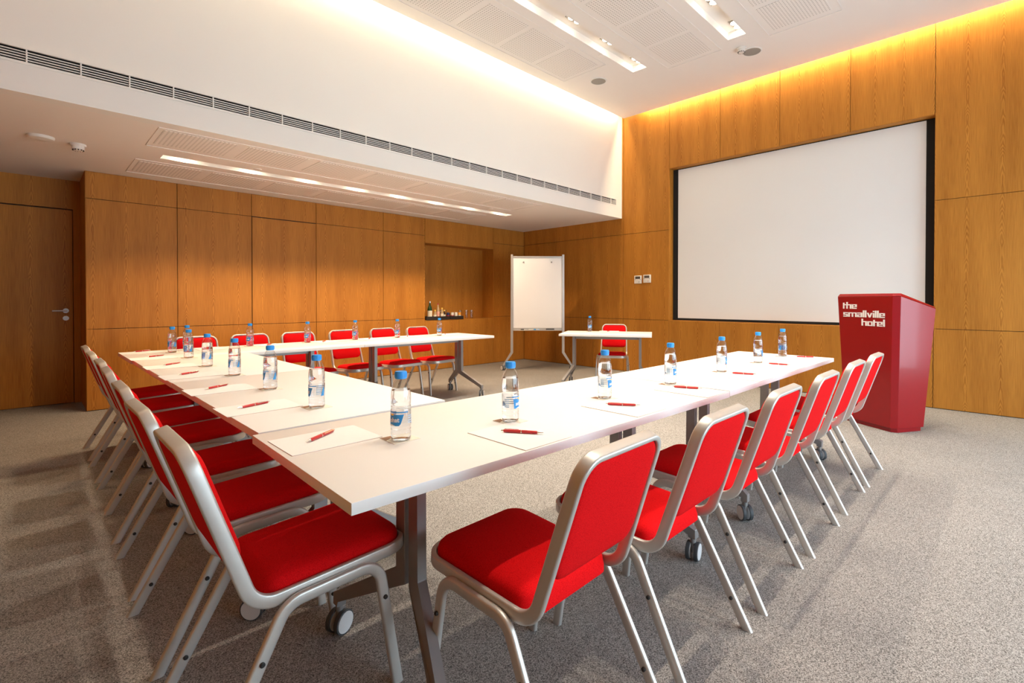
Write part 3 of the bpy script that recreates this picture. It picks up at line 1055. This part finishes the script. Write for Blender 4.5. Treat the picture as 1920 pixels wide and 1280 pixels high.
# ------------------------------------------------------------------ bottles
def bottle_parts():
    prof = [(.0, .004), (.020, .003), (.027, .0), (.0300, .004), (.0310, .010), (.0310, .026), (.0300, .029), (.0310, .032), (.0310, .038),
            (.0302, .041), (.0310, .044), (.0310, .098), (.0300, .101), (.0310, .104), (.0310, .108), (.0300, .111), (.0310, .114),
            (.0312, .128), (.0306, .142), (.0292, .155), (.0265, .168), (.0225, .179), (.0180, .187), (.0152, .1905), (.0150, .194)]
    prof = [(max(r, .0006), z) for r, z in prof]
    shell = mesh_from_bm('bottle_body', lathe(bmesh.new(), prof, 28), 'pet', 40)
    wp = [(max(r - .0012, .0005), z + (.0015 if z < .01 else 0)) for r, z in prof if z < .156] + [(.0278, .1565)]
    water = mesh_from_bm('water', lathe(bmesh.new(), wp, 28), 'water', 40)
    cb = lathe(bmesh.new(), [(.0165, .1915), (.0182, .1925), (.0184, .196), (.0184, .211), (.0172, .2145), (.010, .2152)], 28)
    cap = mesh_from_bm('bottle_cap', cb, 'cap', 40)
    ribs = bmesh.new()
    for i in range(28):
        a = 2 * PI * i / 28
        M4 = Matrix.Rotation(a, 4, 'Z')
        vs = [M4 @ Vector(p) for p in ((.0182, -.0008, .197), (.0190, 0, .197), (.0182, .0008, .197), (.0182, -.0008, .2105), (.0190, 0, .2105), (.0182, .0008, .2105))]
        v = [ribs.verts.new(p) for p in vs]
        ribs.faces.new((v[0], v[1], v[4], v[3]))
        ribs.faces.new((v[1], v[2], v[5], v[4]))
    capr = mesh_from_bm('cap_grip', ribs, 'cap')
    # label film
    lb = lathe(bmesh.new(), [(.0314, .046), (.0314, .096)], 32, cap0=False, cap1=False)
    film = mesh_from_bm('label', lb, 'label', 40)
    def wrap(a, z, r=.0317):
        """a: metres along the circumference"""
        th = a / .0317
        return Vector((r * math.cos(th), r * math.sin(th), z))
    def patch(bm, poly_rows, mat, r):
        # poly_rows: [(z, a_left, a_right)]
        n = 10
        prev = None
        for (z, a0, a1) in poly_rows:
            row = [bm.verts.new(wrap(a0 + (a1 - a0) * i / n, z, r)) for i in range(n + 1)]
            if prev:
                for i in range(n):
                    f = bm.faces.new((prev[i], prev[i + 1], row[i + 1], row[i]))
                    f.material_index = mat
            prev = row
    bm = bmesh.new()
    # main blue panel with slanted sides, upper blue band, small print blocks, blue corner
    patch(bm, [(.049, -.026, .022), (.055, -.026, .028), (.070, -.027, .033), (.084, -.029, .038)], 0, .0317)
    patch(bm, [(.089, -.034, .052), (.0925, -.034, .052)], 0, .0317)
    for i in range(5):
        patch(bm, [(.054 + i * .0065, -.062, -.044), (.0575 + i * .0065, -.062, -.044)], 1, .0317)
    for i in range(4):
        patch(bm, [(.056 + i * .007, .052, .070), (.0585 + i * .007, .052, .070)], 1, .0317)
    patch(bm, [(.050, .070, .086), (.084, .082, .086)], 0, .0317)
    # little sun and snow cap
    patch(bm, [(.081, -.008, .004), (.0835, -.010, .006), (.086, -.008, .004)], 2, .0320)
    patch(bm, [(.049, -.018, .010), (.051, -.014, .006), (.053, -.006, -.004)], 3, .0320)
    art = mesh_from_bm('label_print', bm, ['blueprint', 'lightblue', 'yellow', 'letter'], 40)
    # lettering wrapped round the bottle
    cu = bpy.data.curves.new('label_text', 'FONT')
    cu.body = 'sohat'
    cu.size = .0195
    cu.align_x = 'CENTER'
    cu.offset = .0006
    cu.resolution_u = 2
    to = bpy.data.objects.new('label_text', cu)
    COL.objects.link(to)
    bpy.context.view_layer.update()
    me = bpy.data.meshes.new_from_object(to.evaluated_get(bpy.context.evaluated_depsgraph_get()))
    bpy.data.objects.remove(to)
    for v in me.vertices:
        p = wrap(v.co.x + .002, .0605 + v.co.y + v.co.x * .05, .0321)
        v.co = p
    me.materials.clear()
    me.materials.append(M['letter'])
    return shell, water, cap, capr, film, art, me
BP = bottle_parts()
def make_bottle():
    t = empty('water_bottle')
    link_mesh('bottle_body', BP[0], t)
    link_mesh('water', BP[1], t)
    cap = link_mesh('bottle_cap', BP[2], t)
    link_mesh('cap_grip', BP[3], cap)
    lab = link_mesh('label', BP[4], t)
    link_mesh('label_print', BP[5], lab)
    link_mesh('label_lettering', BP[6], lab)
    return t
bproto = make_bottle()
_ub = [False]
ZT = .740
def place_bottle(x, y, rz, label, group):
    o = bproto if not _ub[0] else copy_tree(bproto)
    _ub[0] = True
    o.location = (x, y, ZT + .0016)
    o.rotation_euler = (0, 0, math.radians(rz))
    tag(o, label, 'bottle', group)

def coaster_mesh():
    bm = nbox(-.046, .046, -.046, .046, 0, .0012)
    prism(bm, [(-.045, .006), (-.045, .045), (-.008, .045), (-.020, .020)], .0012, .0014, lambda a, b, h: Vector((a, b, h)), mat=1)
    return mesh_from_bm('coaster', bm, ['coaster', 'coaster_print'])
CO = coaster_mesh()
def place_coaster(x, y, rz, label):
    o = link_mesh('coaster', CO, None, (x, y, ZT + .0002), (0, 0, math.radians(rz)))
    tag(o, label, 'coaster', 'square card coasters under the bottles')

def pad_mesh():
    bm = nbox(-.103, .103, -.137, .137, .0005, .0022)
    box(bm, -.1035, .1035, -.1375, .1375, 0, .0005, mat=1)
    return mesh_from_bm('paper_pad', bm, ['paper', 'paper_edge'])
PADM = pad_mesh()
def place_pad(x, y, rz, label, group):
    o = link_mesh('notepad', PADM, None, (x, y, ZT + .0001), (0, 0, math.radians(rz)))
    tag(o, label, 'notepad', group)

def pen_parts():
    R = Matrix.Rotation(PI / 2, 4, 'Y')
    def part(prof, mat, name):
        return mesh_from_bm(name, lathe(bmesh.new(), prof, 14, R), mat, 40)
    barrel = part([(.0042, -.052), (.0052, -.046), (.0056, 0.0), (.0054, .045), (.0048, .060), (.0040, .0625)], 'penred', 'barrel')
    tip = part([(.0010, -.072), (.0016, -.068), (.0030, -.060), (.0043, -.052)], 'chrome', 'pen_tip')
    ring = part([(.0059, .0005), (.0059, .0035)], 'chrome', 'ring')
    knob = part([(.0028, .0625), (.0028, .069), (.0018, .071)], 'chrome', 'push_button')
    bm = nbox(.012, .060, -.0016, .0016, .0068, .0080, .0004)
    box(bm, .054, .060, -.0016, .0016, .0040, .0068)
    clip = mesh_from_bm('pocket_clip', bm, 'chrome')
    return [('barrel', barrel), ('pen_tip', tip), ('ring', ring), ('push_button', knob), ('pocket_clip', clip)]
PENP = pen_parts()
def make_pen():
    t = empty('ballpoint_pen')
    for n, me in PENP:
        link_mesh(n, me, t)
    return t
pproto = make_pen()
_up_ = [False]
def place_pen(tip, end, z, label, group):
    o = pproto if not _up_[0] else copy_tree(pproto)
    _up_[0] = True
    tip, end = Vector(tip), Vector(end)
    c = (tip + end) / 2
    d_ = end - tip
    o.location = (c.x, c.y, z)
    o.rotation_euler = (0.9, 0, math.atan2(d_.y, d_.x))
    tag(o, label, 'pen', group)

# right row: bottle, coaster, notepad, pen at each of six places
RB = [(-5.655, -5.697), (-5.074, -5.694), (-4.538, -5.724), (-3.918, -5.730), (-3.312, -5.728), (-2.771, -5.720)]
RP = [((-5.706, -5.918), (-5.789, -5.787)), ((-5.121, -5.915), (-5.203, -5.786)), ((-4.581, -5.921), (-4.631, -5.785)),
      ((-3.919, -5.943), (-3.966, -5.806)), ((-3.333, -5.946), (-3.352, -5.809)), ((-2.706, -5.939), (-2.776, -5.817))]
for k in range(6):
    x, y = RB[k]
    w = '%s from the table corner' % ORD[k]
    place_bottle(x, y, (-62, -70, -76, -62, -60, 20)[k], 'blue capped water bottle on the right row, %s' % w, 'water bottles on the right row')
    place_coaster(x, y, random.uniform(-4, 4), 'square card coaster under the right row bottle, %s' % w)
    place_pad(x - .108, y - .030 - .137 + (0.01, -.004, 0, 0, 0, 0)[k], random.uniform(-1.5, 1), 'white notepad on the right row, %s' % w, 'notepads on the right row')
    place_pen(*RP[k], ZT + .0082, 'red ballpoint pen on the right row, %s' % w, 'pens on the right row')
# left row: seven places, the first at the corner
LB = [(-6.058, -5.625), (-6.055, -4.967), (-6.048, -4.390), (-6.041, -3.762), (-6.053, -3.192), (-6.031, -2.532), (-6.041, -1.982)]
LP = [((-6.286, -5.464), (-6.166, -5.388)), ((-6.289, -4.781), (-6.163, -4.736)), ((-6.289, -4.202), (-6.152, -4.110)), ((-6.276, -3.550), (-6.153, -3.466)),
      ((-6.265, -2.974), (-6.135, -2.874)), ((-6.258, -2.299), (-6.129, -2.227)), ((-6.266, -1.752), (-6.149, -1.688))]
for k in range(7):
    x, y = LB[k]
    w = 'at the table corner' if k == 0 else '%s after the corner' % ORD[k - 1]
    place_bottle(x, y, (-172, 150, 146, 148, 142, 140, 150)[k], 'blue capped water bottle on the left row, %s' % w, 'water bottles on the left row')
    place_coaster(x + .004, y + .012, random.uniform(-3, 3), 'square card coaster under the left row bottle, %s' % w)
    place_pad(-6.221, y + .172, 90 + random.uniform(-1, 1), 'white notepad on the left row, %s' % w, 'notepads on the left row')
    place_pen(*LP[k], ZT + .0082, 'red ballpoint pen on the left row, %s' % w, 'pens on the left row')
# far row
FB = [(-5.905, -1.80), (-5.41, -1.80), (-4.88, -1.80), (-4.373, -1.805), (-3.889, -1.86), (-3.346, -1.92)]
for k, (x, y) in enumerate(FB):
    w = '%s from the left corner' % ORD[k]
    place_bottle(x, y, (215, 200, 205, 205, 210, 215)[k], 'blue capped water bottle on the far row, %s' % w, 'water bottles on the far row')
    place_coaster(x, y, random.uniform(-4, 4), 'square card coaster under the far row bottle, %s' % w)
    place_pad(x + .17, -1.80, random.uniform(-2, 2), 'white notepad on the far row, %s' % w, 'notepads on the far row')
    place_pen((x + .20, -1.76), (x + .13, -1.86), ZT + .0082, 'red ballpoint pen on the far row, %s' % w, 'pens on the far row')
place_bottle(-1.40, -2.75, 215, 'blue capped water bottle on the small table by the flip chart', 'water bottle on the small table')
place_coaster(-1.40, -2.75, 30, 'square card coaster on the small table by the flip chart')
place_pad(-1.20, -2.93, 31, 'white notepad on the small table by the flip chart', 'notepad on the small table')
place_pen((-1.16, -2.92), (-1.29, -2.97), ZT + .0082, 'red ballpoint pen on the small table by the flip chart', 'pen on the small table')

# ------------------------------------------------------------------ lectern
def build_lectern():
    K = Vector((-1.535, -6.268))                  # front right corner of the plinth on the floor
    wv = Vector((.515, .857))                     # along the front towards its left side
    dv = Vector((.857, -.515))                    # from front to back
    t = tag(empty('lectern', (K.x + wv.x * .26 + dv.x * .16, K.y + wv.y * .26 + dv.y * .16, 0)), 'glossy red faceted lectern with white hotel lettering', 'lectern')
    org = Vector(t.location)
    def at(u, v, z):
        p = K + wv * u + dv * v
        return Vector((p.x, p.y, z)) - org
    c = .05
    # plan outline at given level: front edge u0..u1, depth v0..v1, chamfered front corners
    def ring(bm, u0, u1, v0, v1, zf, zb, ch):
        pts = [(u0 + ch, v0, zf), (u1 - ch, v0, zf), (u1, v0 + ch, zf), (u1, v1, zb), (u0, v1, zb), (u0, v0 + ch, zf)]
        return [bm.verts.new(at(*p)) for p in pts]
    bm = bmesh.new()
    r0 = ring(bm, .0, .52, 0.0, .305, 0.0, 0.0, .035)
    r1 = ring(bm, .0, .52, 0.0, .305, .036, .036, .035)
    bm.faces.new(r0[::-1]); bm.faces.new(r1)
    for i in range(6):
        j = (i + 1) % 6
        bm.faces.new((r0[i], r0[j], r1[j], r1[i]))
    obj('plinth', bm, 'lacquer', t)
    bm = bmesh.new()
    r0 = ring(bm, -.012, .535, -.015, .325, .036, .036, .040)
    r1 = ring(bm, -.035, .625, -.020, .43, 1.215, 1.105, .045)
    bm.faces.new(r0[::-1]); bm.faces.new(r1)
    for i in range(6):
        j = (i + 1) % 6
        bm.faces.new((r0[i], r0[j], r1[j], r1[i]))
    bmesh.ops.bevel(bm, geom=bm.edges[:], offset=.0025, segments=2, profile=.5, affect='EDGES')
    body = obj('body', bm, 'lacquer', t)
    bm = bmesh.new()
    r0 = ring(bm, -.035, .625, -.020, .43, 1.217, 1.107, .045)
    r1 = ring(bm, -.022, .610, -.004, .42, 1.242, 1.125, .040)
    bm.faces.new(r0[::-1]); bm.faces.new(r1)
    for i in range(6):
        j = (i + 1) % 6
        bm.faces.new((r0[i], r0[j], r1[j], r1[i]))
    obj('slanted_top', bm, 'lacquer', t)
    # lettering built of square strokes
    def R(*q):
        return [(q[0], q[1]), (q[2], q[1]), (q[2], q[3]), (q[0], q[3])]
    G = {
        't': (2.3, [R(0, 0, 1, 5.4), R(1, 3.1, 2.1, 4)]),
        'h': (3.7, [R(0, 0, 1, 6), R(1, 3.1, 3.4, 4), R(2.4, 0, 3.4, 3.1)]),
        'e': (3.7, [R(0, 0, 1, 4), R(1, 3.15, 3.4, 4), R(2.4, 1.55, 3.4, 3.15), R(1, 1.55, 2.4, 2.2), R(1, 0, 3.3, .85)]),
        's': (3.5, [R(0, 3.15, 3.2, 4), R(0, 1.65, 1, 3.15), R(1, 1.65, 3.2, 2.4), R(2.2, .85, 3.2, 1.65), R(0, 0, 3.2, .85)]),
        'm': (5.9, [R(0, 0, 1, 4), R(1, 3.15, 5.6, 4), R(2.3, 0, 3.3, 3.15), R(4.6, 0, 5.6, 3.15)]),
        'a': (3.7, [R(0.1, 3.15, 3.4, 4), R(2.4, 0, 3.4, 3.15), R(0, 1.65, 2.4, 2.4), R(0, 0, 1, 1.65), R(1, 0, 2.4, .8)]),
        'l': (1.3, [R(0, 0, 1, 6)]),
        'i': (1.3, [R(0, 0, 1, 4), R(0, 4.8, 1, 5.8)]),
        'v': (3.7, [[(0, 4), (1.05, 4), (1.75, 1.4), (1.75, 0), (1.25, 0)], [(3.5, 4), (2.25, 0), (1.75, 0), (1.75, 1.4), (2.45, 4)]]),
        'o': (3.7, [R(0, 0, 1, 4), R(1, 3.15, 2.4, 4), R(2.4, 0, 3.4, 4), R(1, 0, 2.4, .85)]),
    }
    unit, uz = .0163, .0108
    def front(a, z, h):
        """a: metres from the left end of the front, read left to right"""
        f = (z - .036) / (1.215 - .036)
        v = -.015 + (-.020 + .015) * f - h
        return at(.585 - a, v, z)
    def width(s):
        return sum(G[ch][0] for ch in s) * unit
    rows = [('the', .066, 1.098), ('smallville', .070, 1.020), ('hotel', None, .941)]
    right = .070 + width('smallville')
    for s, a0, z0 in rows:
        a = a0 if a0 is not None else right - width(s)
        bm = bmesh.new()
        for ch in s:
            adv, polys = G[ch]
            for poly in polys:
                prism(bm, poly, .0006, .003, lambda p, q, h, a=a, z0=z0: front(a + p * unit, z0 + q * uz, h))
            a += adv * unit
        obj('lettering', bm, 'letter', t)
build_lectern()

# ------------------------------------------------------------------ flip chart stand
def build_flipchart():
    cx, cy = -.925, -1.272
    t = tag(empty('flip_chart_stand', (cx, cy, 0), math.radians(-45)), 'white flip chart board on a silver wheeled stand in the corner', 'flip chart')
    # local x to the right, local y away from the viewer
    hw = .43
    z0, z1 = .665, 1.905
    for s in (-1, 1):
        pts = [(s * hw, 1.945), (s * hw, .300), (s * (hw + .145), .075)]
        poly_o = [(s * (hw + .020), 1.945), (s * (hw + .020), .306), (s * (hw + .160), .085), (s * (hw + .135), .068), (s * (hw - .020), .294), (s * (hw - .020), 1.945)]
        bm = prism(bmesh.new(), poly_o, -.025, .025, lambda a, b, h: Vector((a, h, b)), .003)
        obj('upright', bm, 'alu', t, smooth=25)
        c = caster(t, (s * (hw + .150), -.012, 0), (.6 if s < 0 else -.7))
    bm = bmesh.new()
    obj('board', nbox(-hw + .02, hw - .02, -.010, .012, z0 + .05, z1 - .02), 'board', t)
    obj('top_rail', nbox(-hw + .02, hw - .02, -.016, .016, z1 - .02, z1 + .012, .002), 'alu', t)
    obj('bottom_rail', nbox(-hw + .02, hw - .02, -.014, .016, z0, z0 + .05, .002), 'alu', t)
    obj('pen_tray', nbox(-hw + .03, hw - .03, -.075, -.014, z0 + .004, z0 + .014, .001), 'alu', t)
    for x in (-.235, .235):
        bm = lathe(bmesh.new(), [(.013, 0), (.013, .012), (.008, .018)], 18, Matrix.Translation((x, -.010, 1.815)) @ Matrix.Rotation(PI / 2, 4, 'X'))
        obj('clamp_knob', bm, 'legmetal', t, smooth=40)
    Rz = Matrix.Rotation(math.radians(-45), 3, 'Z')
    def wp(x, y, z):
        q = Rz @ Vector((x, y, 0))
        return (cx + q.x, cy + q.y, z)
    def marker(x, L, mat, label):
        t2 = tag(empty('marker_pen', wp(x, -.045, z0 + .0225), math.radians(-45)), label, 'marker', 'markers in the flip chart tray')
        obj('barrel', lathe(bmesh.new(), [(.0085, -L / 2), (.0085, L / 2 * .3)], 14, Matrix.Rotation(PI / 2, 4, 'Y')), 'canwhite' if mat != 'black' else 'black', t2, smooth=40)
        obj('marker_cap', lathe(bmesh.new(), [(.0088, L / 2 * .3), (.0088, L / 2 * .9), (.006, L / 2)], 14, Matrix.Rotation(PI / 2, 4, 'Y')), mat, t2, smooth=40)
    marker(-.255, .055, 'black', 'short dark marker at the left of the flip chart tray')
    marker(-.085, .13, 'blueprint', 'white marker with blue cap in the flip chart tray')
    marker(-.02, .10, 'lightblue', 'pale marker in the middle of the flip chart tray')
    t3 = tag(empty('board_eraser', wp(.21, -.045, z0 + .014), math.radians(-45)), 'dark rectangular board eraser at the right of the flip chart tray', 'eraser')
    obj('felt_pad', nbox(-.072, .072, -.022, .022, 0, .010, .002), 'legmetal', t3)
    obj('grip', nbox(-.070, .070, -.020, .020, .010, .024, .004), 'black', t3)
build_flipchart()

# ------------------------------------------------------------------ drinks in the niche
def lathe_thing(name, label, cat, loc, parts, grp=None):
    t = tag(empty(name, loc), label, cat, grp)
    for pn, prof, mat, seg in parts:
        obj(pn, lathe(bmesh.new(), prof, seg), mat, t, smooth=45)
    return t
def glass_bottle(x, y, z, r, h, body, label, lmat='labelcream', capm='chrome', neck=.0115):
    hb = h * .55
    parts = [('bottle_body', [(r * .92, 0), (r, .006), (r, hb), (r * .82, hb + h * .10), (neck * 1.25, hb + h * .22), (neck, hb + h * .28), (neck, h - .02)], body, 18),
             ('bottle_cap', [(neck * 1.12, h - .022), (neck * 1.12, h - .002), (neck * .9, h)], capm, 14),
             ('bottle_label', [(r + .0008, hb * .18), (r + .0008, hb * .86)], lmat, 18)]
    return lathe_thing('glass_bottle', label, 'bottle', (x, y, z), parts, 'bottles on the niche tray')
def drink_can(x, y, z, mat, label, band='canwhite'):
    r = .029
    parts = [('can_body', [(r * .85, 0), (r, .006), (r, .096), (r * .85, .105)], mat, 18),
             ('can_lid', [(r * .84, .105), (r * .86, .1075), (r * .78, .1075)], 'chrome', 18),
             ('can_band', [(r + .0006, .03), (r + .0006, .055)], band, 18)]
    return lathe_thing('drink_can', label, 'can', (x, y, z), parts, 'cans on the niche tray')
def tumbler(x, y, z, label):
    parts = [('glass_body', [(.026, 0), (.028, .004), (.031, .150), (.0295, .150), (.0265, .010), (.003, .010)], 'glass', 22)]
    return lathe_thing('drinking_glass', label, 'glass', (x, y, z), parts, 'tall glasses in the niche')
# tray: two boxes, the left one deeper
tr = tag(empty('drinks_tray', (-1.905, .115, NZ0)), 'dark brown wooden drinks tray standing in the wall niche', 'tray')
def tray_box(x0, x1, y0, y1, h, name):
    bm = bmesh.new()
    box(bm, x0, x1, y0, y1, 0, .012)
    box(bm, x0, x1, y0, y0 + .010, .012, h)
    box(bm, x0, x1, y1 - .010, y1, .012, h)
    box(bm, x0, x0 + .010, y0 + .010, y1 - .010, .012, h)
    box(bm, x1 - .010, x1, y0 + .010, y1 - .010, .012, h)
    obj(name, bm, 'traybrown', tr)
tray_box(-.375, .105, -.125, .150, .056, 'tray_section')
tray_box(.112, .395, -.125, .150, .056, 'tray_section')
z = NZ0 + .012
glass_bottle(-2.135, .105, z, .040, .300, 'greenglass', 'large dark green bottle at the left end of the niche tray', 'labelcream', 'chrome', .014)
glass_bottle(-2.075, .040, z, .026, .155, 'lightglass', 'small bottle with round cream label next to the large green bottle', 'labelcream', 'yellow')
glass_bottle(-2.000, .062, z, .028, .265, 'lightglass', 'slim bottle with red cap and pink neck on the niche tray', 'labelpink', 'canred')
glass_bottle(-1.925, .050, z, .027, .190, 'lightglass', 'third small bottle with round cream label on the niche tray', 'labelcream', 'yellow')
glass_bottle(-1.855, .085, z, .024, .150, 'brown', 'small dark brown bottle beside the cans in the niche', 'labelcream', 'yellow')
drink_can(-1.782, .075, z, 'canblue', 'dark blue drink can on the niche tray', 'canred')
drink_can(-1.700, .060, z, 'canwhite', 'white and red drink can on the niche tray', 'canred')
drink_can(-1.622, .060, z, 'canwhite', 'plain white drink can on the niche tray', 'labelcream')
drink_can(-1.545, .060, z, 'canorange', 'orange and white drink can on the niche tray', 'canwhite')
for k, (x, y, lab) in enumerate([(-1.835, .215, 'tumbler behind the brown bottle on the niche tray'), (-1.745, .215, 'tumbler behind the cans on the niche tray')]):
    tumbler(x, y, z, lab)
tumbler(-1.455, .16, NZ0, 'tall empty glass standing just beside the niche tray')
tumbler(-1.345, .12, NZ0, 'tall empty glass, middle one beside the niche tray')
tumbler(-1.225, .12, NZ0, 'tall empty glass farthest from the niche tray')
